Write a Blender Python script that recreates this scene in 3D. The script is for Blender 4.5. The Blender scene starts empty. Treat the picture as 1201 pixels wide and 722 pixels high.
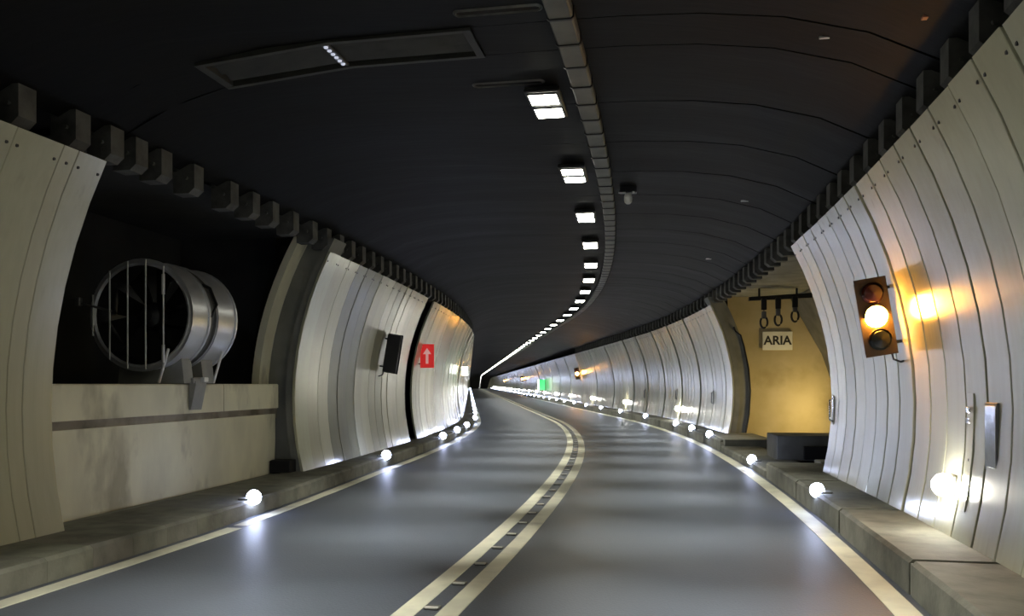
import bpy, math, random
from mathutils import Matrix, Vector
random.seed(7)
scene = bpy.context.scene
COL = scene.collection

# ------------------------------------------------------------------ camera, world, exposure
EYE = 1.6
FPX = 1000.0                       # focal length in pixels of the 1201 x 722 frame
cam_d = bpy.data.cameras.new('camera')
cam_d.sensor_width = 36.0
cam_d.lens = 36.0 * FPX / 1201.0
cam_d.shift_y = (450.0 - 361.0) / 1201.0      # level camera, horizon sits below the middle
cam_d.clip_start = 0.05
cam_d.clip_end = 1500
cam = bpy.data.objects.new('camera', cam_d)
cam.location = (0, 0, EYE)
cam.rotation_euler = (math.pi / 2, 0, 0)
COL.objects.link(cam)
scene.camera = cam

world = bpy.data.worlds.new('world')
scene.world = world
world.use_nodes = True
world.node_tree.nodes['Background'].inputs[0].default_value = (0.02, 0.022, 0.026, 1)
world.node_tree.nodes['Background'].inputs[1].default_value = 0.05

vs = scene.view_settings
vs.view_transform = 'Standard'
vs.look = 'None'
vs.gamma = 1
vs.use_curve_mapping = False
vs.exposure = 0.12
scene.cycles.use_denoising = True
scene.cycles.sample_clamp_indirect = 6.0

LAMP_CEILING = 30.0     # lens glow
BEAM_CEILING = 34.0     # watts in each of a ceiling light's two downward beams
LAMP_KERB = 46.0
LAMP_WALL = 95.0
LAMP_AMBER = 200.0

# ------------------------------------------------------------------ the tunnel's axis
# s runs along the road, d to the right of the double centre line, z upwards
def heading(y):
    return min(.22, max(-.05, .19 - .0123 * (y / 1.6 - 4.5)))

DS = .05
AX = []
_x, _y, _s = 0.0, -30.0, 0.0
while _y < 500:
    p = heading(_y)
    AX.append([_s, _x, _y, p])
    _x += math.sin(p) * DS
    _y += math.cos(p) * DS
    _s += DS
_i = min(range(len(AX)), key=lambda k: abs(AX[k][2] - 9.04))
_x0 = AX[_i][1]
_i = min(range(len(AX)), key=lambda k: abs(AX[k][2]))
_s0 = AX[_i][0]
for a in AX:
    a[0] -= _s0
    a[1] -= _x0
S_MIN, S_MAX = -14.0, 470.0

def axis(s):
    t = (s + _s0) / DS
    i = max(0, min(len(AX) - 2, int(math.floor(t))))
    u = t - i
    a, b = AX[i], AX[i + 1]
    return tuple(a[k] + (b[k] - a[k]) * u for k in (1, 2, 3))

def drop(s):                       # beyond a crest the road runs downhill
    if s < 283: return 0.0
    if s < 313: return -.075 * (s - 283) ** 2 / 60.0
    return -.075 * (s - 298)

def W(s, d, z):
    x, y, p = axis(s)
    return (x + d * math.cos(p), y - d * math.sin(p), z + drop(s))

def srange(a, b, near=1.0, far=5.0):
    out = [a]
    while out[-1] < b - 1e-6:
        st = near if out[-1] < 62 else far
        out.append(min(b, out[-1] + st))
    return out

def kerb_l(s):                     # front of the left kerb
    if s < 9: return -3.27
    if s < 15: return -3.27 - .25 * (s - 9) / 6
    return -3.52
KERB_R = 3.43
ZL, ZR = .20, .27                  # walkway heights

def wall_d(z):                     # bowed wall panels
    return 3.979 + .2926 * z - .1082 * z * z

def ceil_z(d):
    d = abs(d)
    return 4.62 - .60 * (min(d, 3.8) / 3.8) ** 4

# ------------------------------------------------------------------ mesh helper
class MB:
    def __init__(self):
        self.v, self.f, self.m, self.sm = [], [], [], []
    def face(self, pts, mat=0, smooth=False):
        n = len(self.v)
        self.v += [tuple(p) for p in pts]
        self.f.append(tuple(range(n, n + len(pts))))
        self.m.append(mat); self.sm.append(smooth)
    def grid(self, rows, mat=0, smooth=True, closed=False, flip=False):
        n = len(self.v)
        c = len(rows[0])
        for r in rows: self.v += [tuple(p) for p in r]
        for i in range(len(rows) - 1):
            for j in range(c if closed else c - 1):
                k = (j + 1) % c
                q = (n + i * c + j, n + i * c + k, n + (i + 1) * c + k, n + (i + 1) * c + j)
                self.f.append(q[::-1] if flip else q)
                self.m.append(mat); self.sm.append(smooth)
    def box(self, c, s, mat=0, rot=None, ch=0.0, taper=1.0):
        hx, hy, hz = s[0] / 2, s[1] / 2, s[2] / 2
        def ring(z, k, e):
            if e <= 0:
                return [(-hx * k, -hy * k, z), (hx * k, -hy * k, z), (hx * k, hy * k, z), (-hx * k, hy * k, z)]
            x, y = hx * k, hy * k
            return [(-x + e, -y, z), (x - e, -y, z), (x, -y + e, z), (x, y - e, z), (x - e, y, z), (-x + e, y, z), (-x, y - e, z), (-x, -y + e, z)]
        if ch > 0:
            kk = lambda h: max(.05, (h - ch) / h)
            inner = lambda z: [(p[0] * kk(hx), p[1] * kk(hy), z) for p in ring(hz, 1, ch)]
            rings = [inner(-hz), ring(-hz + ch, 1, ch), ring(hz - ch, taper, ch), [(p[0] * taper, p[1] * taper, p[2]) for p in inner(hz)]]
        else:
            rings = [ring(-hz, 1, 0), ring(hz, taper, 0)]
        M = (rot.to_4x4() if rot else Matrix())
        T = lambda p: tuple(Vector(c) + (M @ Vector(p)))
        rings = [[T(p) for p in r] for r in rings]
        for a, b in zip(rings[:-1], rings[1:]):
            for j in range(len(a)):
                k = (j + 1) % len(a)
                self.face([a[j], a[k], b[k], b[j]], mat)
        self.face(rings[0][::-1], mat)
        self.face(rings[-1], mat)
        return self
    def cyl(self, p0, p1, r0, r1=None, n=12, mat=0, cap=True, smooth=True):
        r1 = r0 if r1 is None else r1
        p0, p1 = Vector(p0), Vector(p1)
        ax = (p1 - p0).normalized()
        u = ax.orthogonal().normalized(); w = ax.cross(u)
        R = lambda p, r: [tuple(p + u * (r * math.cos(2 * math.pi * k / n)) + w * (r * math.sin(2 * math.pi * k / n))) for k in range(n)]
        a, b = R(p0, r0), R(p1, r1)
        self.grid([a, b], mat, smooth, True)
        if cap:
            self.face(a[::-1], mat); self.face(b, mat)
        return self
    def lathe(self, prof, org, axv, n=24, mat=0, smooth=True):
        """prof: (radius, along) pairs around an axis from org"""
        org, ax = Vector(org), Vector(axv).normalized()
        u = ax.orthogonal().normalized(); w = ax.cross(u)
        rows = []
        for r, t in prof:
            rows.append([tuple(org + ax * t + u * (r * math.cos(2 * math.pi * k / n)) + w * (r * math.sin(2 * math.pi * k / n))) for k in range(n)])
        for a, b in zip(rows[:-1], rows[1:]):
            self.grid([a, b], mat, smooth, True)
        return self
    def tube(self, pts, r, n=8, mat=0):
        pts = [Vector(p) for p in pts]
        rows = []
        for i, p in enumerate(pts):
            t = (pts[min(i + 1, len(pts) - 1)] - pts[max(i - 1, 0)]).normalized()
            ref = Vector((0, 0, 1)) if abs(t.z) < .9 else Vector((1, 0, 0))
            u = t.cross(ref).normalized(); w = t.cross(u)
            rows.append([tuple(p + u * (r * math.cos(2 * math.pi * k / n)) + w * (r * math.sin(2 * math.pi * k / n))) for k in range(n)])
        self.grid(rows, mat, True, True)
        self.face(rows[0][::-1], mat); self.face(rows[-1], mat)
        return self
    def prism(self, poly, y0, y1, mat=0):
        """poly of (x, z) extruded along y"""
        a = [(x, y0, z) for x, z in poly]; b = [(x, y1, z) for x, z in poly]
        for j in range(len(poly)):
            k = (j + 1) % len(poly)
            self.face([a[j], a[k], b[k], b[j]], mat)
        self.face(a[::-1], mat); self.face(b, mat)
        return self
    def mesh(self, name, mats):
        me = bpy.data.meshes.new(name)
        me.from_pydata(self.v, [], self.f)
        for m in (mats if isinstance(mats, (list, tuple)) else [mats]): me.materials.append(m)
        me.polygons.foreach_set('material_index', self.m)
        me.polygons.foreach_set('use_smooth', self.sm)
        me.update()
        return me
    def build(self, name, mats, parent=None, loc=(0, 0, 0), rz=0.0):
        return link(name, self.mesh(name, mats), parent, loc, rz)

def link(name, me, parent=None, loc=(0, 0, 0), rz=0.0):
    o = bpy.data.objects.new(name, me)
    COL.objects.link(o)
    o.location = loc
    o.rotation_euler = (0, 0, rz)
    if parent: o.parent = parent
    return o

def tag(o, label, cat, group=None, kind=None):
    o['label'] = label; o['category'] = cat
    if group: o['group'] = group
    if kind: o['kind'] = kind
    return o

def thing(name, label, cat, s, d, z, group=None, turn=0.0):
    o = bpy.data.objects.new(name, None)
    o.empty_display_size = .2
    COL.objects.link(o)
    o.location = W(s, d, z)
    o.rotation_euler = (0, 0, -axis(s)[2] + turn)
    return tag(o, label, cat, group)

def dup(root, s, d, z, label=None, turn=0.0):
    r = root.copy(); COL.objects.link(r)
    r.location = W(s, d, z); r.rotation_euler = (0, 0, -axis(s)[2] + turn)
    if label: r['label'] = label
    for ch in list(root.children):
        c = ch.copy(); COL.objects.link(c); c.parent = r
        for g in list(ch.children):
            e = g.copy(); COL.objects.link(e); e.parent = c
    return r

def ribbon(mb, ss, prof, mat=0, smooth=True):
    """prof: list of (d, z) or function of s"""
    rows = []
    for s in ss:
        pr = prof(s) if callable(prof) else prof
        rows.append([W(s, d, z) for d, z in pr])
    mb.grid(rows, mat, smooth)

def place(me, name, s, d, parent, z=0.0):
    return link(name, me, parent, W(s, d, z), -axis(s)[2])

# ------------------------------------------------------------------ materials
def material(name, col, rough=.6, metal=0.0, spec=.5, var=None, scale=(1, 1, 1), noise=4.0, detail=4.0,
             bump=0.0, bump_scale=60.0, tint=False, coat=0.0, coords='Object', rvar=0.0, stain=None):
    m = bpy.data.materials.new(name); m.use_nodes = True
    nt = m.node_tree; N, L = nt.nodes, nt.links
    b = N['Principled BSDF']
    b.inputs['Roughness'].default_value = rough
    b.inputs['Metallic'].default_value = metal
    b.inputs['Specular IOR Level'].default_value = spec
    if coat:
        b.inputs['Coat Weight'].default_value = coat
        b.inputs['Coat Roughness'].default_value = .12
    b.inputs['Base Color'].default_value = (*col, 1)
    out = None
    if var or bump or tint or stain:
        tc = N.new('ShaderNodeTexCoord'); mp = N.new('ShaderNodeMapping')
        mp.inputs['Scale'].default_value = scale
        if coords == 'World':
            geo = N.new('ShaderNodeNewGeometry'); L.new(geo.outputs['Position'], mp.inputs[0])
        else:
            info0 = N.new('ShaderNodeObjectInfo')
            add = N.new('ShaderNodeVectorMath'); add.operation = 'ADD'
            mul = N.new('ShaderNodeMath'); mul.operation = 'MULTIPLY'; mul.inputs[1].default_value = 37.0
            L.new(info0.outputs['Random'], mul.inputs[0])
            L.new(tc.outputs['Object'], add.inputs[0]); L.new(mul.outputs[0], add.inputs[1])
            L.new(add.outputs[0], mp.inputs[0])
        nz = N.new('ShaderNodeTexNoise'); nz.inputs['Scale'].default_value = noise; nz.inputs['Detail'].default_value = detail
        L.new(mp.outputs[0], nz.inputs['Vector'])
        mix = N.new('ShaderNodeMix'); mix.data_type = 'RGBA'
        mix.inputs['A'].default_value = (*col, 1)
        mix.inputs['B'].default_value = (*(var or col), 1)
        rm = N.new('ShaderNodeMapRange'); rm.inputs['From Min'].default_value = .38; rm.inputs['From Max'].default_value = .68
        L.new(nz.outputs['Fac'], rm.inputs['Value']); L.new(rm.outputs[0], mix.inputs['Factor'])
        out = mix.outputs['Result']
        if stain:
            nz2 = N.new('ShaderNodeTexNoise'); nz2.inputs['Scale'].default_value = stain[1]; nz2.inputs['Detail'].default_value = 6
            L.new(mp.outputs[0], nz2.inputs['Vector'])
            r2 = N.new('ShaderNodeMapRange'); r2.inputs['From Min'].default_value = stain[2]; r2.inputs['From Max'].default_value = stain[2] + .12
            r2.inputs['To Max'].default_value = stain[3]
            L.new(nz2.outputs['Fac'], r2.inputs['Value'])
            mx = N.new('ShaderNodeMix'); mx.data_type = 'RGBA'
            L.new(r2.outputs[0], mx.inputs['Factor']); L.new(out, mx.inputs['A']); mx.inputs['B'].default_value = (*stain[0], 1)
            out = mx.outputs['Result']
        if tint:
            info = N.new('ShaderNodeObjectInfo')
            mt = N.new('ShaderNodeMix'); mt.data_type = 'RGBA'; mt.blend_type = 'MULTIPLY'; mt.inputs['Factor'].default_value = 1
            L.new(out, mt.inputs['A']); L.new(info.outputs['Color'], mt.inputs['B'])
            out = mt.outputs['Result']
        L.new(out, b.inputs['Base Color'])
        if rvar:
            rr = N.new('ShaderNodeMapRange'); rr.inputs['To Min'].default_value = rough - rvar; rr.inputs['To Max'].default_value = rough + rvar
            L.new(nz.outputs['Fac'], rr.inputs['Value']); L.new(rr.outputs[0], b.inputs['Roughness'])
        if bump:
            nb = N.new('ShaderNodeTexNoise'); nb.inputs['Scale'].default_value = bump_scale; nb.inputs['Detail'].default_value = 3
            L.new(mp.outputs[0], nb.inputs['Vector'])
            bp = N.new('ShaderNodeBump'); bp.inputs['Strength'].default_value = bump; bp.inputs['Distance'].default_value = .01
            L.new(nb.outputs['Fac'], bp.inputs['Height']); L.new(bp.outputs[0], b.inputs['Normal'])
    return m

def emitter(name, col, strength):
    m = bpy.data.materials.new(name); m.use_nodes = True
    b = m.node_tree.nodes['Principled BSDF']
    b.inputs['Base Color'].default_value = (.8, .8, .8, 1)
    b.inputs['Emission Color'].default_value = (*col, 1)
    b.inputs['Emission Strength'].default_value = strength
    return m

M = {}
M['asphalt'] = material('asphalt', (.062, .071, .090), .47, spec=.42, var=(.082, .092, .113), noise=.35, bump=.25, bump_scale=45, coords='World', rvar=.05)
M['paint'] = material('road_paint', (.60, .59, .46), .55, var=(.48, .47, .38), noise=3, coords='World', stain=((.2, .2, .18), 1.6, .62, .5))
M['kerb'] = material('kerb_concrete', (.190, .190, .155), .78, var=(.115, .115, .095), noise=3.5, bump=.35, bump_scale=30, tint=True, stain=((.05, .05, .045), 2.2, .6, .55))
M['panel'] = material('panel_enamel', (.57, .56, .415), .19, spec=.6, metal=.12, var=(.535, .525, .385), scale=(9, 9, .25), noise=1.6, tint=True, rvar=.06,
                      bump=.03, bump_scale=4, stain=((.36, .34, .27), .8, .64, .35))
M['bolt'] = material('bolt_black', (.02, .02, .02), .5)
M['shell'] = material('sooty_rock', (.032, .033, .032), .9, spec=.2, var=(.046, .046, .044), noise=1.2, coords='World', bump=.5, bump_scale=6)
M['ceiling'] = material('sooty_ceiling', (.0046, .0049, .0051), .62, spec=.15, var=(.0095, .0094, .0088), scale=(.25, 1.6, 1), noise=1.4, coords='World', bump=.3, bump_scale=7, rvar=.12, tint=True)
M['joist'] = material('joist_concrete', (.11, .11, .10), .75, var=(.06, .06, .055), noise=6, bump=.2)
M['concrete'] = material('beige_concrete', (.82, .78, .56), .8, var=(.68, .64, .46), scale=(1, 1, .5), noise=1.8, coords='World', bump=.25, bump_scale=14,
                         stain=((.24, .20, .11), 1.5, .56, .6))
M['grey_concrete'] = material('grey_concrete', (.24, .24, .21), .8, var=(.16, .16, .14), noise=2, coords='World', bump=.2, bump_scale=14)
M['dark_concrete'] = material('dark_concrete', (.045, .045, .043), .85, var=(.03, .03, .03), noise=2, coords='World', bump=.2)
M['ochre'] = material('niche_plaster', (.52, .45, .30), .8, var=(.44, .37, .22), noise=1.4, coords='World', bump=.2, bump_scale=10, stain=((.30, .24, .12), .9, .60, .5))
M['tray'] = material('tray_metal', (.16, .16, .135), .55, metal=.1, var=(.11, .11, .095), noise=3)
M['steel'] = material('fan_steel', (.82, .83, .86), .30, metal=.7, var=(.72, .73, .76), scale=(1, 1, 1), noise=3)
M['bar'] = material('galvanised_bar', (.80, .80, .77), .5, metal=.2)
M['black'] = material('black_housing', (.012, .012, .013), .45)
M['vent_metal'] = material('vent_metal', (.05, .05, .042), .6, var=(.03, .03, .026), noise=4)
M['saddle'] = material('painted_saddle', (.30, .30, .27), .6, var=(.24, .24, .22), noise=5)
M['plinth'] = material('plinth_concrete', (.13, .13, .115), .8, var=(.09, .09, .08), noise=3)
M['joint'] = material('brown_joint', (.34, .30, .23), .9, var=(.16, .14, .10), noise=3, coords='World')
M['dark_metal'] = material('dark_metal', (.04, .04, .042), .4, metal=.6)
M['grey_metal'] = material('grey_metal', (.20, .20, .19), .5, metal=.5, var=(.14, .14, .13), noise=5)
M['bright_metal'] = material('bright_metal', (.75, .76, .78), .14, metal=1.0, bump=.25, bump_scale=12)
M['signal'] = material('amber_tinted_housing', (.045, .027, .015), .5)  # amber lamp's glow worked into the dark housing colour as brown
M['red'] = material('sign_red', (.85, .05, .045), .45, var=(.78, .045, .04), noise=5)
M['sign_pale'] = material('sign_faded_white', (.85, .50, .47), .5)
for k_, e_ in (('red', (.80, .03, .03)), ('sign_pale', (.80, .42, .40))):      # slight emission added to brighten the arrow sign's colours
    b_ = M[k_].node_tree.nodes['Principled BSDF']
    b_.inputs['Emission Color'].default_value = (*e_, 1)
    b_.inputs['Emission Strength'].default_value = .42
M['sign_board'] = material('sign_board_white', (.88, .88, .84), .55, var=(.80, .80, .75), noise=4)
M['ink'] = material('sign_black', (.03, .03, .03), .6)
M['white_plate'] = material('white_plate', (.75, .75, .72), .5)
M['orange_plate'] = material('orange_plate', (.55, .24, .14), .5)
M['lens_red'] = material('lens_red', (.05, .010, .007), .2, coat=.5)
M['lens_green'] = material('lens_green', (.008, .010, .008), .3)
M['reflector'] = material('stud_reflector', (.75, .74, .68), .25)
M['hole'] = material('gully_dark', (.008, .008, .008), .9)
M['led'] = emitter('led_white', (1.0, .98, .82), LAMP_CEILING)
M['kerb_led'] = emitter('kerb_led', (.60, .68, 1.0), LAMP_KERB)
M['wall_led'] = emitter('wall_led', (1.0, .97, .86), LAMP_WALL)
M['amber_led'] = emitter('amber_led', (1.0, .42, .05), LAMP_AMBER)
M['green_led'] = emitter('green_led', (.0, .75, .16), 1.1)
M['sign_lit'] = emitter('lit_white', (.95, 1.0, .85), 6.0)
M['stud_glow'] = emitter('stud_glow', (.75, .8, 1.0), .55)  # glow added to the vent's studs, imitating bright specks of light
M['niche_led'] = emitter('niche_lamp', (1.0, .74, .28), 380.0)

# ------------------------------------------------------------------ the setting: road
mb = MB(); ribbon(mb, srange(S_MIN, S_MAX), lambda s: [(kerb_l(s) - .35, 0), (-1.8, 0), (0, 0), (1.8, 0), (3.9, 0)])
floor = tag(mb.build('floor', M['asphalt']), 'dark grey asphalt road curving away through the tunnel', 'road', kind='structure')

def strip(name, s0, s1, dfun, wdt):
    m = MB()
    ribbon(m, srange(s0, s1), lambda s: [(dfun(s) - wdt / 2 - .002, .0005), (dfun(s) - wdt / 2, .005), (dfun(s) + wdt / 2, .005), (dfun(s) + wdt / 2 + .002, .0005)], smooth=False)
    return m.build(name, M['paint'], floor)
strip('centre_line', S_MIN, S_MAX, lambda s: -.15, .155)
strip('centre_line', S_MIN, S_MAX, lambda s: .15, .155)
strip('edge_line', S_MIN, 9.1, lambda s: -3.10, .17)
strip('edge_line', 9.25, S_MAX, lambda s: kerb_l(s) + .17, .16)
strip('edge_line', S_MIN, S_MAX, lambda s: 3.28, .19)

# ------------------------------------------------------------------ walkways of kerb slabs
def kerb_mesh(side, w, top, depth, gap=.008):
    m = MB()
    poly = [(0, 0), (0, top - .03), (.03, top), (depth, top), (depth, 0)]
    if side < 0: poly = [(-x, z) for x, z in poly][::-1]
    m.prism(poly, -w / 2 + (gap if side < 0 else .0008), w / 2 - (gap if side < 0 else .0008))
    return m.mesh('kerb_slab', M['kerb'])

walk = {}
for side, nm in ((-1, 'left'), (1, 'right')):
    m = MB()
    if side < 0:
        ribbon(m, srange(S_MIN, S_MAX), lambda s: [(kerb_l(s) - .02, 0), (kerb_l(s) - .02, ZL - .03), (-4.62, ZL - .03)], smooth=False)
        lab = 'raised concrete walkway along the wall with the fan niche'
    else:
        def rp(s):
            z = ZR - .03 if not (15.2 < s < 20.8) else .11
            return [(KERB_R + .02, 0), (KERB_R + .02, z), (4.62, z)]
        ribbon(m, sorted(set(srange(S_MIN, S_MAX) + [15.15, 15.25, 20.75, 20.85])), rp, smooth=False)
        lab = 'raised concrete walkway along the wall with the ARIA sign'
    walk[side] = tag(m.build('baseboard_' + nm, M['grey_concrete']), lab, 'walkway', kind='structure')

def slab_colour():
    k = random.uniform(.78, 1.15)
    return (k, k * random.uniform(.97, 1.02), k * random.uniform(.92, 1.02), 1)
KW = .56
_cache = {}
def kerb_run(side, s0, s1):
    n = max(1, round((s1 - s0) / (KW if side < 0 else 2.8))); w = (s1 - s0) / n
    for i in range(n):
        s = s0 + (i + .5) * w
        front = kerb_l(s) if side < 0 else KERB_R
        top = ZL if side < 0 else ZR
        if side > 0 and 15.2 < s < 20.8: top = .14
        depth = round(4.30 - abs(front), 2)
        key = (side, round(w, 3), top, depth)
        if key not in _cache: _cache[key] = kerb_mesh(side, w, top, depth)
        o = place(_cache[key], 'kerb_slab', s, front, walk[side])
        o.color = slab_colour() if side < 0 else (.8, .8, .8, 1)
kerb_run(-1, S_MIN + 8, 62)
kerb_run(1, S_MIN + 8, 15.2)
kerb_run(1, 15.2, 20.8)
kerb_run(1, 20.8, 62)
for side in (-1, 1):               # farther slabs: too small to tell apart
    m = MB(); f = -3.52 if side < 0 else KERB_R; t = ZL if side < 0 else ZR
    ribbon(m, srange(62, S_MAX), [(f, 0), (f, t - .03), (f + side * .03, t), (side * 4.3, t)], smooth=False)
    o = m.build('kerb_slabs_beyond', M['kerb'], walk[side]); o['kind'] = 'stuff'

# ------------------------------------------------------------------ tunnel walls
# left niche s 7.6 .. 13.5, right niche s 13.8 .. 23.7
LN0, LN1 = 7.62, 13.60
RN0, RN1 = 13.80, 23.65
def shell_left(m):
    z1 = 4.05
    ribbon(m, srange(S_MIN, LN0), [(-4.62, 0), (-4.62, z1)])
    ribbon(m, srange(LN1, S_MAX), [(-4.62, 0), (-4.62, z1)])
    ribbon(m, srange(LN0, LN1), [(-6.3, 0), (-6.3, z1)])
    for s in (LN0, LN1):
        m.face([W(s, -4.62, 0), W(s, -6.3, 0), W(s, -6.3, z1), W(s, -4.62, z1)])
    m.face([W(LN0, -3.8, 4.0), W(LN1, -3.8, 4.0), W(LN1, -6.3, 4.0), W(LN0, -6.3, 4.0)])
RPROF = [(7.0, 0), (6.95, 1.4), (6.6, 2.4), (5.75, 3.93)]
def shell_right(m):
    z1 = 4.05
    ribbon(m, srange(S_MIN, RN0), [(4.62, 0), (4.62, z1)])
    ribbon(m, srange(RN1, S_MAX), [(4.62, 0), (4.62, z1)])
    m.face([W(RN0, 4.62, 0), W(RN0, 7.15, 0), W(RN0, 7.15, 1.4), W(RN0, 6.95, 2.4), W(RN0, 6.0, z1), W(RN0, 4.62, z1)])
m = MB(); shell_left(m)
wall_l = tag(m.build('wall_left', M['shell']), 'bowed cream panel wall with the dark niche that holds the fan', 'wall', kind='structure')
m = MB(); shell_right(m)
wall_r = tag(m.build('wall_right', M['shell']), 'bowed cream panel wall with the yellow-lit niche', 'wall', kind='structure')

PT = 3.70                          # panel top
def panel_rows(side, w, zb, n, zt=PT):
    rows = []
    for i in range(n + 1):
        z = zb + (zt - zb) * i / n
        rows.append((side * wall_d(z), z))
    return rows
def panel_into(m, side, w, zb, n, T, bolts=True, gap=.0075):
    rows = panel_rows(side, w, zb, n)
    a, b = -w / 2 + gap, w / 2 - gap
    back = side * .045
    bev = .006
    cols = [(a, back), (a, side * bev), (a + bev, 0), (b - bev, 0), (b, side * bev), (b, back)]
    pts = [[T(d + off, y, z) for (y, off) in cols] for d, z in rows]
    for c in (0, 1, 2, 3, 4):
        m.grid([[r[c], r[c + 1]] for r in pts], 0, True, flip=(side < 0))
    d, z = rows[-1]
    m.face([T(d, a, z), T(d, b, z), T(d + back, b, z), T(d + back, a, z)])
    if bolts:
        for y in ((a + .055, b - .055) if w > .25 else ((a + b) / 2,)):
            z = PT - .13; d = side * (wall_d(z) - .004); r = .017
            m.face([T(d - side * .004, y + r * math.cos(t), z + r * math.sin(t)) for t in [k * math.pi / 4 * side for k in range(8)]], 1)
            m.grid([[T(d - side * .004, y + r * math.cos(k * math.pi / 4), z + r * math.sin(k * math.pi / 4)) for k in range(8)],
                    [T(d + side * .01, y + r * math.cos(k * math.pi / 4), z + r * math.sin(k * math.pi / 4)) for k in range(8)]], 1, True, True)
_pc = {}
def add_panel(side, s0, s1, shade=None, proud=0.0):
    w = round(s1 - s0, 3); zb = ZL if side < 0 else ZR
    key = (side, w)
    if key not in _pc:
        m = MB(); panel_into(m, side, w, zb, 9, lambda d, y, z: (d - side * 4.0, y, z))
        _pc[key] = m.mesh('wall_panel', [M['panel'], M['bolt']])
    s = (s0 + s1) / 2
    o = place(_pc[key], 'wall_panel', s, side * (4.0 - proud), wall_l if side < 0 else wall_r)
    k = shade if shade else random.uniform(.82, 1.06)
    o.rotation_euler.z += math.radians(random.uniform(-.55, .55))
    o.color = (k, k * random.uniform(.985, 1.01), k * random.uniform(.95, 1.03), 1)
    return o
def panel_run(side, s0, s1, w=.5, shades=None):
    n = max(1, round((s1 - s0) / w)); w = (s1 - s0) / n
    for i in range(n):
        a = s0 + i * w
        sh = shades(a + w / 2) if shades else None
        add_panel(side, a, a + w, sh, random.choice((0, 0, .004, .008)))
# left: up to the niche, then bays parted by dark joints
panel_run(-1, S_MIN + 8, 6.41, .54)
for a, b in ((6.41, 6.96), (6.96, 7.16), (7.16, 7.55)): add_panel(-1, a, b, random.uniform(.86, .97))
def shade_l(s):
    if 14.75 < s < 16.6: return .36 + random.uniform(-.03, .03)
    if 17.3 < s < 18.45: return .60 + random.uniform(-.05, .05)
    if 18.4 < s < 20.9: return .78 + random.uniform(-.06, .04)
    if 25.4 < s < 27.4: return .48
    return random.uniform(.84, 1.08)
left_bays = [(13.30, 18.42), (18.48, 20.85), (21.75, 34.0), (34.9, 47.0), (47.6, 60.0)]
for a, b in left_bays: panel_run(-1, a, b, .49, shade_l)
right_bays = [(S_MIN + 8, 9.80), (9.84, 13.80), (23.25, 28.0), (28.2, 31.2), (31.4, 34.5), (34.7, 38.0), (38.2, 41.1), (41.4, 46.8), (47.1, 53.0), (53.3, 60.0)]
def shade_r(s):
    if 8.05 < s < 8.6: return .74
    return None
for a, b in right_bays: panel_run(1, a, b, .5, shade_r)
for side, wall in ((-1, wall_l), (1, wall_r)):        # panels too far to tell apart
    m = MB(); zb = ZL if side < 0 else ZR
    s = 60.15; k = 0
    while s < S_MAX - 1:
        w = .5
        if k % 14 == 13: s += .35
        x, y, p = axis(s + w / 2); dz = drop(s + w / 2); cp, sp = math.cos(p), math.sin(p)
        panel_into(m, side, w, zb, 4, lambda d, t, z: (x + d * cp + t * sp, y - d * sp + t * cp, z + dz), bolts=False, gap=.012)
        s += w; k += 1
    o = m.build('wall_panels_beyond', [M['panel'], M['bolt']], wall); o['kind'] = 'stuff'

# bowed jamb ribs where the panelling stops at a niche
def rib(name, side, s0, s1, off0, off1, z0, mat, parent, z1=3.92):
    m = MB(); n = 12
    zz = [z0 + (z1 - z0) * i / n for i in range(n + 1)]
    A = [W(s0, side * (wall_d(z) + off0), z) for z in zz]; B = [W(s0, side * (wall_d(z) + off1), z) for z in zz]
    C = [W(s1, side * (wall_d(z) + off1), z) for z in zz]; D = [W(s1, side * (wall_d(z) + off0), z) for z in zz]
    for p, q in ((A, B), (B, C), (C, D), (D, A)): m.grid([p, q], 0, True)
    m.face([A[-1], B[-1], C[-1], D[-1]]); m.face([A[0], B[0], C[0], D[0]])
    return m.build(name, mat, parent)
rib('jamb_rib', -1, 13.32, 13.9, .05, .16, ZL, M['grey_concrete'], wall_l)
rib('jamb_rib', -1, 13.42, 13.9, .16, .50, ZL, M['grey_concrete'], wall_l)
rib('jamb_edge', -1, 13.05, 13.9, .50, .62, 1.2, M['concrete'], wall_l)
rib('jamb_rib', 1, 23.30, 23.9, .05, .20, ZR, M['grey_concrete'], wall_r)
rib('jamb_rib', 1, 23.36, 23.9, .20, .46, ZR, M['grey_concrete'], wall_r)
m = MB(); m.tube([W(23.33, wall_d(z) + .47, z) for z in (.3, .8, 1.4, 2.0, 2.6, 2.9)] + [W(23.33, wall_d(3.0) + .38, 3.0), W(23.33, wall_d(3.1) + .36, 3.12)], .022)
m.build('jamb_cable', M['black'], wall_r)

# left niche: lower wall, darker brown joint, parapet beam, deck
m = MB()
nz = 14
rows = []
for i in range(nz + 1):
    s = LN0 - .15 + (13.3 - LN0 + .15) * i / nz
    rows.append([W(s, -4.52, ZL - .03), W(s, -4.50, .7), W(s, -4.50, 1.12), W(s, -4.62, 1.125)])
m.grid(rows, 0, False)
s = 13.3; m.face([W(s, -4.52, ZL - .03), W(s, -4.50, 1.12), W(s, -4.8, 1.12), W(s, -4.8, ZL - .03)])
m.build('niche_lower_wall', M['concrete'], wall_l)
m = MB(); ribbon(m, [LN0, 9.5, 11.5, LN1], [(-4.52, 1.05), (-4.52, 1.30)], smooth=False)
m.build('niche_joint', M['joint'], wall_l)
def beam(s0, s1):
    b = MB(); P = [(-4.40, 1.22), (-4.40, 1.585), (-4.415, 1.60), (-6.28, 1.60), (-6.28, 1.22)]
    a = [W(s0, d, z) for d, z in P]; c = [W(s1, d, z) for d, z in P]
    for j in range(5):
        k = (j + 1) % 5; b.face([a[j], a[k], c[k], c[j]])
    b.face(a[::-1]); b.face(c)
    return b
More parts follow.
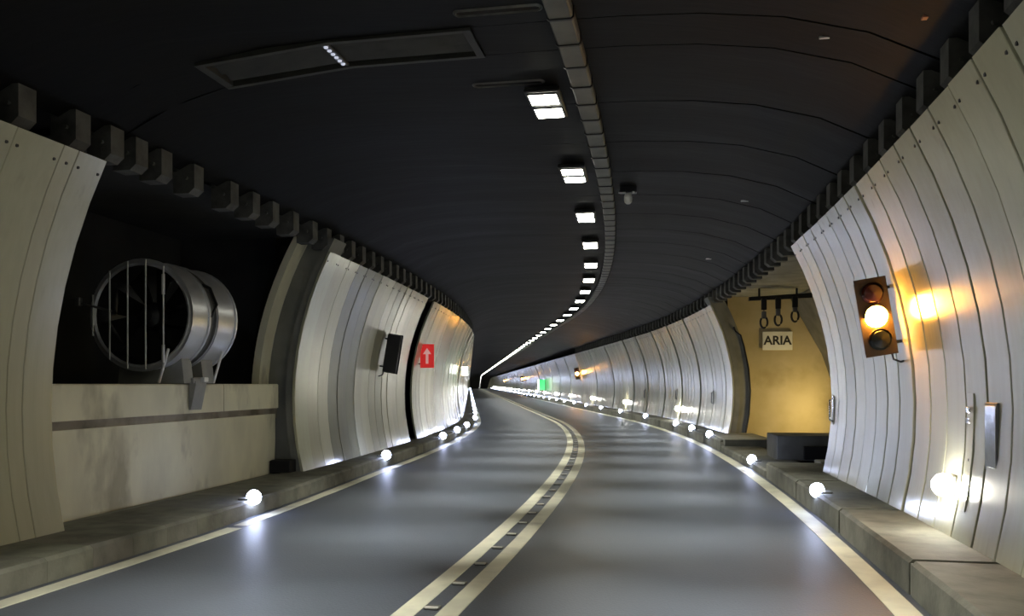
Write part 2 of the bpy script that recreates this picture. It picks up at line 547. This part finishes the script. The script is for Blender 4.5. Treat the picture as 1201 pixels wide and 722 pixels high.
beam(LN0, 11.33).build('parapet_beam', M['concrete'], wall_l)
beam(11.345, 13.18).build('parapet_beam', M['concrete'], wall_l)
m = MB(); ribbon(m, [LN0, 9.5, 11.5, LN1], [(-4.75, 1.606), (-6.28, 1.606)], smooth=False)
m.build('niche_deck', M['dark_concrete'], wall_l)
m = MB()                            # gully at the foot of the jamb
m.box((0, 0, .09), (.34, .3, .2), ch=.01)
place(m.mesh('gully_box', M['hole']), 'gully_box', 13.22, -4.33, wall_l, z=ZL)

# right niche: ochre end wall, back wall, blocks on its floor
m = MB()
m.face([W(RN1, 4.3, 0), W(RN1, 7.15, 0), W(RN1, 6.95, 1.4), W(RN1, 6.6, 2.4), W(RN1, 5.75, 3.95), W(RN1, 4.1, 3.95)])
m.build('niche_end_wall', M['ochre'], wall_r)
m = MB(); ribbon(m, srange(RN0, RN1), RPROF, smooth=False)
m.build('niche_back_wall', M['grey_concrete'], wall_r)
m = MB(); m.face([W(RN0, 3.8, 3.95), W(RN1, 3.8, 3.95), W(RN1, 6.1, 3.95), W(RN0, 6.1, 3.95)])
m.build('niche_roof', M['grey_concrete'], wall_r)
m = MB(); m.face([W(RN0, 4.2, .11), W(RN0, 7.15, .11), W(RN1, 7.15, .11), W(RN1, 4.2, .11)])
m.build('niche_floor', M['dark_concrete'], wall_r)
def block(s0, s1, d0, d1, z0, z1, mat, name):
    b = MB(); b.box((0, 0, (z0 + z1) / 2), (d1 - d0, s1 - s0, z1 - z0), ch=.012)
    return place(b.mesh(name, mat), name, (s0 + s1) / 2, (d0 + d1) / 2, wall_r)
block(20.6, 23.2, 3.5, 4.65, .10, .30, M['grey_concrete'], 'niche_step')
block(17.25, 18.3, 4.0, 6.8, .10, .60, M['plinth'], 'niche_plinth')
block(17.2, 17.4, 4.5, 5.3, .14, .40, M['hole'], 'plinth_opening')
block(15.25, 15.75, 4.35, 6.9, .10, .28, M['grey_concrete'], 'niche_step')

# ------------------------------------------------------------------ ceiling
NC = 12
dd = [-3.8 + 7.6 * i / NC for i in range(NC + 1)]
m = MB()
ribbon(m, srange(S_MIN, S_MAX), [(-4.62, 4.06)] + [(d, ceil_z(d) + .06) for d in dd] + [(4.62, 4.06)])
# recess of the vent is a separate box; open the shell there
keep = []
HS0, HS1, HD0, HD1 = 7.38, 8.00, -2.58, -.02
ceiling = tag(m.build('ceiling', M['ceiling']), 'soot-darkened arched concrete ceiling of the tunnel', 'ceiling', kind='structure')
def slab(s0, s1, da, db, n, name='ceiling_slab'):
    b = MB(); g = .002
    rows_b = []; rows_t = []
    xs = [da + (db - da) * i / n for i in range(n + 1)]
    L_ = (s1 - s0) / 2 - g
    e0 = [(d, -L_, ceil_z(d)) for d in xs]; e1 = [(d, L_, ceil_z(d)) for d in xs]
    t0 = [(d, -L_, ceil_z(d) + .055) for d in xs]; t1 = [(d, L_, ceil_z(d) + .055) for d in xs]
    b.grid([e0, e1], 0, True); b.grid([t0, e0], 0, False); b.grid([e1, t1], 0, False)
    b.face([e0[0], t0[0], t1[0], e1[0]]); b.face([e0[-1], e1[-1], t1[-1], t0[-1]])
    return b.mesh(name, M['ceiling'])
_sc = {}
def put_slab(s0, s1, da=-3.8, db=3.8, n=NC):
    key = (round(s1 - s0, 3), da, db)
    if key not in _sc: _sc[key] = slab(s0, s1, da, db, n)
    o = place(_sc[key], 'ceiling_slab', (s0 + s1) / 2, 0, ceiling)
    k = random.uniform(.82, 1.18); o.color = (k, k, k, 1)
s = HS1
while s < 60:
    put_slab(s, s + 1.5); s += 1.5
s = HS0
while s > S_MIN + 8:
    put_slab(s - 1.5, s); s -= 1.5
put_slab(HS0, HS1, -3.8, HD0, 3)
put_slab(HS0, HS1, HD1, 3.8, 6)

# concrete joist ends along both edges of the ceiling
b = MB()
def joist(side):
    b = MB()
    poly = [(-.12, -.13), (-.05, -.19), (.14, -.19), (.14, .14), (-.12, .14)]
    if side < 0: poly = [(-x, z) for x, z in poly][::-1]
    b.prism(poly, -.10, .10)
    b.cyl((-.03 * side, -.13, -.02), (-.03 * side, -.09, -.02), .02, n=6)
    return b.mesh('joist_end', M['joist'])
jm = {-1: joist(-1), 1: joist(1)}
near_l = [6.56, 7.26, 7.76, 8.16, 8.61, 9.26, 10.11, 10.71, 11.31, 12.01, 12.75]
ss = [near_l[0] - .7 * k for k in range(8, 0, -1)] + near_l
while ss[-1] < 60: ss.append(ss[-1] + .62)
for s in ss: place(jm[-1], 'joist_end', s, -3.74, ceiling, 4.0 - .06)
s = -1.0
while s < 60:
    place(jm[1], 'joist_end', s, 3.74, ceiling, 4.0 - .06); s += .62

# small pale plates fixed to the ceiling
for s, d, w, l, mt in ((7.61, 2.89, .10, .03, 'white_plate'), (6.86, 3.45, .07, .06, 'orange_plate'), (13.71, 2.91, .16, .05, 'white_plate'), (19.5, 3.0, .16, .07, 'white_plate')):
    b = MB(); b.box((0, 0, 0), (w, l, .02), ch=.003)
    place(b.mesh('reflector_plate', M[mt]), 'reflector_plate', s, d, ceiling, ceil_z(d) - .012)
# narrow slots left in the concrete
for s, d in ((7.1, .28), (8.76, .05)):
    b = MB(); pts = []
    for k in range(20):
        t = 2 * math.pi * k / 20
        pts.append(((.30 if math.cos(t) > 0 else -.30) + .05 * math.cos(t), .05 * math.sin(t)))
    o_ = [(x * 1.06, y * 1.5, 0) for x, y in pts]; i_ = [(x, y, -.012) for x, y in pts]; u_ = [(x * .98, y * .8, .002) for x, y in pts]
    b.grid([o_, i_, u_], 0, False, True); b.face(u_, 1)
    place(b.mesh('slot_rim', [M['joist'], M['hole']]), 'ceiling_slot', s, d, ceiling, ceil_z(d) - .003)

# ------------------------------------------------------------------ ceiling vent (long opening with a studded bar)
sm, dm = (HS0 + HS1) / 2, (HD0 + HD1) / 2
vent = thing('ceiling_vent', 'long recessed air vent in the dark ceiling with a studded white bar', 'vent', sm, dm, ceil_z(dm) + .05)
hw, hl = (HD1 - HD0) / 2, (HS1 - HS0) / 2
zz0 = ceil_z(dm) + .05
lo = lambda x: ceil_z(dm + x) - zz0
b = MB()
for y in (-hl, hl):
    b.grid([[(x, y, lo(x) - .025) for x in (-hw, 0, hw)], [(x, y - .05 * (1 if y > 0 else -1), lo(x) - .025) for x in (-hw, 0, hw)],
            [(x, y - .05 * (1 if y > 0 else -1), lo(x) + .3) for x in (-hw, 0, hw)]], 0, False)
    b.grid([[(x, y, lo(x) - .025) for x in (-hw, 0, hw)], [(x, y, lo(x) + .08) for x in (-hw, 0, hw)]], 0, False)
for x in (-hw, hw):
    q = x - .07 * (1 if x > 0 else -1)
    b.grid([[(x, y, lo(x) - .025) for y in (-hl, hl)], [(q, y, lo(q) - .025) for y in (-hl, hl)], [(q, y, lo(q) + .3) for y in (-hl, hl)]], 0, False)
b.build('frame', M['vent_metal'], vent)
b = MB(); b.grid([[(x, -hl, lo(x) + .045) for x in (-hw, 0, hw)], [(x, hl, lo(x) + .045) for x in (-hw, 0, hw)]], 0, False)
b.build('back_plate', M['vent_metal'], vent)
for y in (-.17, 0, .17):
    b = MB(); b.grid([[(x, y - .07, lo(x) + .035) for x in (-hw + .08, 0, hw - .08)], [(x, y + .03, lo(x) + .0) for x in (-hw + .08, 0, hw - .08)],
                      [(x, y + .04, lo(x) + .01) for x in (-hw + .08, 0, hw - .08)]], 0, False)
    b.build('louvre', M['vent_metal'], vent)
b = MB(); b.box((-.06, 0, lo(-.06) - .005), (.07, 2 * hl - .1, .02))
bar = b.build('studded_bar', M['grey_metal'], vent)
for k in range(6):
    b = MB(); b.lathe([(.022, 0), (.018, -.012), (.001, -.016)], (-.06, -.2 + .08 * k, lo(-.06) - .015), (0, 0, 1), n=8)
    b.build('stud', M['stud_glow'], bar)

# ------------------------------------------------------------------ ceiling light pairs
def make_light(s, near):
    t = thing('ceiling_light', 'twin square white LED lights in the row under the dark ceiling', 'ceiling light', s, .38, 4.5, 'row of twin LED lights under the ceiling')
    b = MB()
    b.box((0, 0, .05), (.36, .86, .06), ch=.012)
    b.build('housing', M['dark_metal'], t)
    for y in (-.222, .222):
        b = MB(); b.box((0, y, .014), (.30, .30, .014), 1); b.box((0, y, .0035), (.285, .285, .007), rot=Matrix.Rotation(math.pi, 3, 'X'), taper=.96)
        b.build('lens', [M['led'], M['dark_metal']], t)
    if near:
        for y in (-.3, .3):
            b = MB(); b.cyl((0, y, .07), (0, y, ceil_z(.38) - 4.5 - .001), .015, n=6); b.build('hanger', M['dark_metal'], t)
        for tilt in (-1, 1):        # each lens throws its beam across one half of the road
            ld = bpy.data.lights.new('beam', 'AREA'); ld.shape = 'RECTANGLE'; ld.size = .14; ld.size_y = .14
            ld.energy = BEAM_CEILING; ld.color = (1.0, .985, .88); ld.spread = math.radians(46)
            o = bpy.data.objects.new('beam', ld); COL.objects.link(o); o.parent = t
            o.location = (0, .222 * tilt, -.04); o.rotation_euler = (0, -tilt * math.radians(22), 0)
    return t
cl = make_light(6.18, True)
far_cl = make_light(96.78, False)
LS = [-8.92, -5.9, -2.88, .14, 3.16] + [6.18 + 3.02 * k for k in range(1, 132)]
for s in LS:
    if s < 95: dup(cl, s, .38, 4.5, 'twin square LED light next after the long ceiling vent' if abs(s - 9.2) < .1 else None)
    elif s > 97: dup(far_cl, s, .38, 4.5)

# ------------------------------------------------------------------ cable tray beside the lights
tray = thing('cable_tray', 'long ribbed metal cable tray following the curve beside the ceiling lights', 'cable tray', 0, .79, 4.6)
def tray_part(L_, n):
    b = MB()
    b.prism([(-.10, .05), (-.10, -.035), (-.085, -.05), (.085, -.05), (.10, -.035), (.10, .05)], -L_ / 2 + .006, L_ / 2 - .006)
    return b.mesh(n, M['tray'])
TM = tray_part(.53, 'tray_cover')
bm_ = MB(); bm_.prism([(-.112, .05), (-.112, -.045), (-.09, -.062), (.09, -.062), (.112, -.045), (.112, .05)], -.014, .014)
BM_ = bm_.mesh('tray_clip', M['dark_metal'])
inv = tray.matrix_basis.inverted()
def at_tray(me, name, s):
    o = link(name, me, tray)
    o.matrix_local = inv @ (Matrix.Translation(W(s, .79, 4.57)) @ Matrix.Rotation(-axis(s)[2], 4, 'Z'))
s = -4.0
while s < 62:
    at_tray(TM, 'tray_cover', s + .265); at_tray(BM_, 'tray_clip', s + .53)
    s += .53
m = MB(); ribbon(m, srange(s, 400), [(.69, 4.64), (.69, 4.54), (.89, 4.54), (.89, 4.64)], smooth=False)
o = m.build('tray_cover_beyond', M['tray'], tray); o.matrix_local = inv; o['kind'] = 'stuff'

# ------------------------------------------------------------------ surveillance camera
t = thing('surveillance_camera', 'small dome surveillance camera hanging from the ceiling right of the cable tray', 'camera', 13.46, 1.12, ceil_z(1.12))
b = MB(); b.box((0, 0, -.05), (.26, .16, .10), ch=.01); b.build('mounting_box', M['dark_metal'], t)
b = MB(); b.box((-.09, -.09, -.105), (.11, .03, .02), ch=.004); b.box((.08, -.09, -.105), (.035, .03, .03), ch=.004); b.build('bracket', M['white_plate'], t)
b = MB(); b.lathe([(.001, -.27), (.03, -.265), (.055, -.24), (.062, -.2), (.06, -.15), (.04, -.10)], (0, -.02, 0), (0, 0, 1), n=16); b.build('dome', M['bar'], t)

# ------------------------------------------------------------------ jet fan in the left niche
fan = thing('jet_fan', 'large silver cylindrical jet fan with barred inlet on the niche parapet', 'fan', 9.96, -4.80, 1.606)
R, LEN, HC = .68, 1.15, .85
AXV = (0, 1, 0)
b = MB()
b.lathe([(R - .06, .02), (R - .03, 0), (R, .01), (R, .46)], (0, 0, HC), AXV, 40)
b.lathe([(R - .055, LEN), (R - .03, LEN + .01), (R, LEN - .01), (R, .62)], (0, 0, HC), AXV, 40)
b.build('housing', M['steel'], fan)
b = MB(); b.lathe([(R - .058, .02), (R - .062, LEN)], (0, 0, HC), AXV, 40); b.build('inner_duct', M['black'], fan)
b = MB(); b.lathe([(R - .001, .46), (R - .03, .465), (R - .03, .615), (R - .001, .62)], (0, 0, HC), AXV, 40); b.build('waist_band', M['grey_metal'], fan)
for yy in (.03, .43, .65, LEN - .03):
    b = MB(); b.lathe([(R - .005, yy - .022), (R + .022, yy - .018), (R + .022, yy + .018), (R - .005, yy + .022)], (0, 0, HC), AXV, 40)
    b.build('flange', M['steel'], fan)
for k, x in enumerate((-.63, -.40, -.155, .09, .33)):
    hgt = math.sqrt(max(.02, R * R - x * x))
    b = MB(); b.cyl((x, -.03, HC - hgt), (x, -.03, HC + hgt), .011, n=8)
    if k == 4:
        b.cyl((x, -.035, HC - hgt), (x, -.035, HC - hgt + .22), .02, n=8); b.cyl((x, -.035, HC + hgt - .35), (x, -.035, HC + hgt - .1), .022, n=8)
    b.build('grille_bar', M['bar'], fan)
b = MB(); b.lathe([(.001, .12), (.07, .135), (.14, .19), (.18, .3), (.18, .8), (.001, .81)], (0, 0, HC), AXV, 20); b.build('hub', M['dark_metal'], fan)
for k in range(9):
    a = 2 * math.pi * k / 9
    b = MB(); rows = []
    for i in range(5):
        r = .16 + (R - .08 - .16) * i / 4; tw = .75 - .35 * i / 4; c = .13 + .05 * i / 4
        e = []
        for u in (-1, 0, 1):
            q = u * c
            e.append((r * math.cos(a) - q * math.cos(tw) * math.sin(a), .36 + q * math.sin(tw) + (.015 if u == 0 else 0), HC + r * math.sin(a) + q * math.cos(tw) * math.cos(a)))
        rows.append(e)
    b.grid(rows, 0, True); b.build('blade', M['hole'], fan)
b = MB(); b.tube([(R * .80, .50, HC + R * .62), (R * .93, .53, HC + R * .55), (R + .05, .52, HC + .16), (R + .02, .47, HC + .02), (R * .98, .42, HC - .02)], .022); b.build('power_cable', M['black'], fan)
# cradle: plates on the deck, straps, bracket hooked over the beam
for y0, y1 in ((.22, .44), (.68, .96)):
    b = MB(); xs_ = [-.42 + .84 * i / 10 for i in range(11)]
    b.prism([(-.46, 0), (.46, 0)] + [(x, HC - math.sqrt(R * R - x * x) - .001) for x in xs_[::-1]], y0, y1)
    b.build('saddle', M['saddle'], fan)
for yy, x0 in ((.0, .20), (.95, .40)):
    b = MB(); b.cyl((x0 + .05, yy, .01), (x0 + .18, yy, HC - .42), .018, n=8); b.build('strut', M['bar'], fan)
b = MB()
b.box((.36, .55, .035), (.26, .34, .07), ch=.008)
b.prism([(.405, .03), (.50, .03), (.50, -.02), (.43, -.34), (.405, -.34)], .42, .68)
b.build('parapet_bracket', M['saddle'], fan)
b = MB(); b.box((.47, .60, .05), (.16, .10, .06), ch=.006); b.build('clamp', M['bar'], fan)
b = MB(); b.cyl((-R - .14, -.04, HC + .16), (-R + .3, -.02, HC + .05), .014, n=8); b.box((-R - .14, -.04, HC + .17), (.07, .07, .11), ch=.01); b.build('side_arm', M['grey_metal'], fan)

# ------------------------------------------------------------------ kerb lights
def make_kerb_light(s, d, z, label, grp):
    t = thing('kerb_light', label, 'kerb light', s, d, z, grp)
    k = 1 if d > 0 else -1
    b = MB(); b.box((k * .09, 0, -.018), (.16, .16, .024), ch=.005); b.build('base', M['grey_metal'], t)
    n = 6
    b = MB(); b.lathe([(max(.001, .092 * math.sin(math.pi * i / n)), -.092 * math.cos(math.pi * i / n)) for i in range(n + 1)], (0, 0, 0), (0, 0, 1), n=10); b.build('lens', M['kerb_led'], t)
    return t
KS = [5.1, 11.2, 16.8, 22.6, 25.6, 28.6]
s = 35.0
while s < 284: KS.append(s); s += 6.0
kr = make_kerb_light(KS[0], 3.45, ZR + .03, 'round bluish white light on the kerb of the ARIA sign wall', 'kerb lights below the ARIA sign wall')
for s in KS[1:]:
    dup(kr, s, 3.45, .03 + (.14 if 15.2 < s < 20.8 else ZR), {11.2: 'round bluish white kerb light beside the panel edge that opens the ARIA niche',
        16.8: 'round bluish white light on the lowered kerb in front of the ARIA niche',
        22.6: 'round bluish white kerb light at the far jamb of the ARIA niche'}.get(s))
KS = [9.95, 16.3, 22.6, 25.6]
s = 35.0
while s < 284: KS.append(s); s += 6.0
kl = make_kerb_light(28.9, kerb_l(28.9) + .02, ZL + .03, 'round bluish white light on the kerb of the jet fan wall', 'kerb lights below the jet fan wall')
for s in KS:
    dup(kl, s, kerb_l(s) + .02, ZL + .03, {9.95: 'round bluish white kerb light in front of the jet fan niche',
        16.3: 'round bluish white kerb light below the black signal box',
        22.6: 'round bluish white kerb light just past the red arrow sign'}.get(s))

# ------------------------------------------------------------------ wall lights on the right panels
def make_wall_light(s):
    t = thing('wall_light', 'bright white round lamp low on the panels beyond the ARIA niche', 'wall light', s, wall_d(.70), .70, 'wall lights low on the panels')
    b = MB(); b.box((-.022, 0, 0), (.05, .15, .19), ch=.012); b.build('housing', M['white_plate'], t)
    b = MB(); b.lathe([(.09, -.04), (.105, -.085), (.09, -.14), (.05, -.175), (.001, -.185)], (0, 0, 0), (1, 0, 0), n=12); b.build('lens', M['wall_led'], t)
    return t
wl = make_wall_light(8.5)
for k in range(22):
    s = 31.5 + 11.55 * k
    dup(wl, s, wall_d(.70), .70)
wl['label'] = 'bright white round lamp low on the panels beside the shiny metal hatch'

# ------------------------------------------------------------------ lane signals
def make_signal(name, label, s, d, z, lit, turn=0.0, side=1, grp=None):
    t = thing(name, label, 'signal', s, d, z, grp, turn)
    k = side if abs(turn) < 1 else -side
    lean = .16 * k
    rot = Matrix.Rotation(-lean, 3, 'Y')
    P = lambda x, y, zz: tuple(rot @ Vector((x, y, zz)))
    b = MB(); b.box((0, .06, 0), (.29, .12, .80), rot=rot, ch=.012); b.build('housing', M['signal'] if lit else M['black'], t)
    b = MB(); b.box((0, -.004, 0), (.33, .012, .84), rot=rot); b.build('backplate', M['signal'] if lit else M['black'], t)
    for i, (zz, mt) in enumerate(((.25, 'lens_red'), (0, 'amber_led' if lit else 'lens_red'), (-.25, 'lens_green'))):
        b = MB(); b.lathe([(.115, -.005), (.115, -.03), (.09, -.065), (.001, -.085)], P(0, -.005, zz), (0, 1, 0), n=16)
        ln = b.build('lens', M[mt], t)
        b = MB(); rows = []
        for j in range(9):
            a = math.pi * j / 8
            rows.append([P(.120 * math.cos(a), -.008, zz + .120 * math.sin(a)), P(.118 * math.cos(a), -.06, zz + .118 * math.sin(a))])
        b.grid(rows, 0, True); b.build('hood', M['signal'] if lit else M['black'], t)
    b = MB()
    for zz in (-.3, .3): b.cyl(P(.1 * k, .08, zz), P(.1 * k + k * .30, .08, zz), .018, n=8)
    b.tube([P(.12 * k, .08, -.39), P(.13 * k, .09, -.48), P(.2 * k, .1, -.52), P(.34 * k, .1, -.5)], .012)
    b.build('wall_bracket', M['dark_metal'], t)
    return t
sg = make_signal('lane_signal', 'three-lamp signal tinted as if by its lit amber lamp, on panels beside bright low wall light', 10.0, 3.83, 2.32, True, grp=None)
dup(sg, 60.4, 3.83, 2.32, 'lit amber signal on the far panels before the green sign')
dup(sg, 123.2, 3.83, 2.32, 'small lit amber signal on the far panels beyond the green sign')
dup(sg, 185.5, 3.83, 2.32, 'tiny last lit amber signal at the far end of the tunnel')
make_signal('lane_signal', 'black signal box seen from behind, on cream panels near the red arrow sign', 18.25, -3.86, 2.25, False, turn=math.pi, side=-1)

# red arrow sign, standing out from the left wall
t = thing('arrow_sign', 'red sign with pale upward arrow standing out from the cream panels', 'sign', 22.35, -3.88, 2.33)
b = MB(); b.box((0, 0, 0), (.36, .03, .62), ch=.006); b.build('board', M['red'], t)
b = MB()
yv = -.0165
for poly in ([(-.035, -.2), (.035, -.2), (.035, .06), (-.035, .06)], [(-.11, .05), (.11, .05), (0, .21)]):
    b.prism(poly, yv - .003, yv)
b.build('arrow', M['sign_pale'], t)
b = MB()
for zz in (-.2, .2): b.cyl((-.16, .02, zz), (-.30, .02, zz), .014, n=8)
b.build('wall_bracket', M['dark_metal'], t)

# white lit sign box far on the left wall, green exit sign far on the right
t = thing('lit_sign', 'white glowing sign box on the inner curve wall', 'sign', 33.6, -3.86, 2.1)
b = MB(); b.box((0, .06, 0), (.28, .10, .36), ch=.01); b.build('housing', M['dark_metal'], t)
b = MB(); b.box((0, 0, 0), (.25, .03, .33), ch=.004); b.build('face', M['sign_lit'], t)
b = MB(); b.cyl((-.1, .06, 0), (-.33, .06, 0), .02, n=8); b.build('wall_bracket', M['dark_metal'], t)
t = thing('exit_sign', 'tall green glowing emergency sign on the far panels', 'sign', 89.2, 3.75, 1.5)
b = MB(); b.box((0, .08, 0), (.78, .14, 1.15), ch=.01); b.build('housing', M['dark_metal'], t)
b = MB(); b.box((.06, 0, 0), (.62, .03, 1.10), ch=.004); b.build('green_face', M['green_led'], t)
b = MB(); b.box((-.32, 0, 0), (.13, .03, 1.10), ch=.004); b.build('white_face', M['sign_lit'], t)
b = MB(); b.cyl((.2, .1, .2), (.5, .1, .2), .03, n=8); b.cyl((.2, .1, -.3), (.5, .1, -.3), .03, n=8); b.build('wall_bracket', M['dark_metal'], t)

# ------------------------------------------------------------------ ARIA sign and lifting hooks in the right niche
t = thing('aria_sign', 'off-white board lettered ARIA on the yellow-lit niche wall', 'sign', 23.60, 5.42, 2.76)
b = MB(); b.box((0, 0, 0), (.79, .025, .50), ch=.006); b.build('board', M['sign_board'], t)
cu = bpy.data.curves.new('aria', 'FONT'); cu.body = 'ARIA'; cu.size = .33; cu.align_x = 'CENTER'; cu.align_y = 'CENTER'; cu.extrude = .002; cu.offset = .009
tmp = bpy.data.objects.new('aria_tmp', cu); COL.objects.link(tmp)
bpy.context.view_layer.update()
me = bpy.data.meshes.new_from_object(tmp.evaluated_get(bpy.context.evaluated_depsgraph_get()))
bpy.data.objects.remove(tmp)
me.materials.clear(); me.materials.append(M['ink'])
o = link('lettering', me, t, (0, -.016, 0)); o.rotation_euler = (math.pi / 2, 0, 0)
rail = thing('hoist_rail', 'dark steel hoist rail below the roof of the yellow-lit niche', 'rail', 21.6, 4.85, 3.60)
b = MB(); b.prism([(-.6, .13), (-.6, .04), (.9, .10), (.9, .22)], -.07, .07); b.build('beam', M['dark_metal'], rail)
for x, zt in ((-.35, .08), (.55, .12)):
    b = MB(); b.cyl((x, 0, zt), (x, 0, .34), .025, n=8); b.build('hanger', M['dark_metal'], rail)
HK = [(21.45, 4.58, 3.66, .70), (21.45, 4.92, 3.68, .66), (21.45, 5.32, 3.71, .60)]
LB = ['thin hanging hook with a bright link, directly above the ARIA board', 'dark hanging hook with an open loop at the middle of the hoist rail', 'dark hanging hook nearest the sloping niche wall']
for (s, d, z, ln), lb in zip(HK, LB):
    t = thing('lifting_hook', lb, 'hook', s, d, z, 'hooks hanging from the hoist rail')
    b = MB(); b.box((0, 0, -.12), (.13, .08, .28), ch=.015); b.build('shackle', M['dark_metal'], t)
    b = MB(); b.cyl((0, 0, -.18), (0, 0, -ln + .24), .016, n=8); b.box((0, 0, -ln + .32), (.11, .07, .18), ch=.015); b.build('link', M['grey_metal'], t)
    b = MB(); b.tube([(.085 * math.sin(a), 0, -ln + .14 + .14 * math.cos(a)) for a in [2 * math.pi * k / 14 for k in range(15)]], .026); b.build('loop', M['dark_metal'], t)

# lamp on the niche's back wall (behind the panelling's edge), warm sodium light
t = thing('niche_lamp', 'warm yellow bulkhead lamp low on the back wall of the ARIA niche', 'lamp', 22.4, 6.95, .85)
b = MB(); b.box((-.04, 0, 0), (.08, .34, .20), ch=.015); b.build('housing', M['grey_metal'], t)
b = MB(); b.box((-.095, 0, 0), (.05, .30, .16), ch=.02); b.build('lens', M['niche_led'], t)

# ------------------------------------------------------------------ hatches and handles on the near right panels
def on_wall(name, label, cat, s, z):
    return thing(name, label, cat, s, wall_d(z), z)
t = on_wall('metal_hatch', 'shiny reflective metal hatch on the panels beside the low wall light', 'hatch', 7.72, 1.18)
b = MB(); b.box((-.006, 0, 0), (.02, .27, .54), ch=.004); b.build('frame', M['grey_metal'], t)
b = MB(); b.box((-.018, 0, 0), (.008, .23, .49), ch=.002); b.build('door', M['bright_metal'], t)
t = on_wall('cable_cover', 'tall narrow cream cable cover with a bright catch beside the low wall light', 'cover', 8.18, 1.02)
b = MB(); w0 = wall_d(1.02)
rows = []
for i in range(7):
    z = -.5 + i / 6.0; x = wall_d(1.02 + z) - w0
    rows.append([(x - .006, -.075, z), (x - .016, -.070, z), (x - .016, .070, z), (x - .006, .075, z)])
b.grid(rows, 0, False); b.face(rows[0]); b.face(rows[-1][::-1]); o = b.build('plate', M['panel'], t); o.color = (.85, .85, .85, 1)
for zz in (.36, .27):
    b = MB(); b.box((-.026, .0, zz), (.012, .08, .05), ch=.004); b.build('catch', M['bright_metal'], t)
b = MB(); b.box((-.018, 0, -.08), (.01, .025, .05)); b.build('keyhole', M['hole'], t)
b = MB(); b.tube([(-.024, .06, -.28), (-.032, .02, -.31), (-.04, -.12, -.36)], .008); b.build('latch', M['dark_metal'], t)
for s, z, lb in ((13.62, 1.21, 'bright vertical pull handle on the last panel before the ARIA niche'), (26.1, 1.19, 'dark vertical pull handle on the first panels beyond the ARIA niche'),
                 (32.3, 1.2, 'dark vertical pull handle on panels beside the second low wall light'), (38.7, 1.15, 'dark vertical pull handle farthest along the panels')):
    t = on_wall('pull_handle', lb, 'handle', s, z); t['group'] = 'pull handles on the panels'
    bright = s < 20
    b = MB(); b.box((-.008, 0, 0), (.02, .10, .44), ch=.004); b.build('plate', M['bright_metal'] if bright else M['grey_metal'], t)
    b = MB(); b.tube([(-.01, 0, -.17), (-.06, 0, -.15), (-.06, 0, .15), (-.01, 0, .17)], .014); b.build('grip', M['bright_metal'] if bright else M['dark_metal'], t)

# ------------------------------------------------------------------ road studs between the centre lines
st = thing('road_stud', 'small pale reflective stud between the double centre lines', 'road stud', 6.21, 0, 0, 'reflective studs along the centre line')
b = MB(); b.box((0, 0, .009), (.11, .085, .018), ch=.005); b.build('body', M['tray'], st)
b = MB(); b.box((0, -.030, .014), (.098, .030, .014), ch=.002); b.build('reflector', M['reflector'], st)
for k in range(-4, 130):
    if k: dup(st, 6.21 + .757 * k, 0, 0)
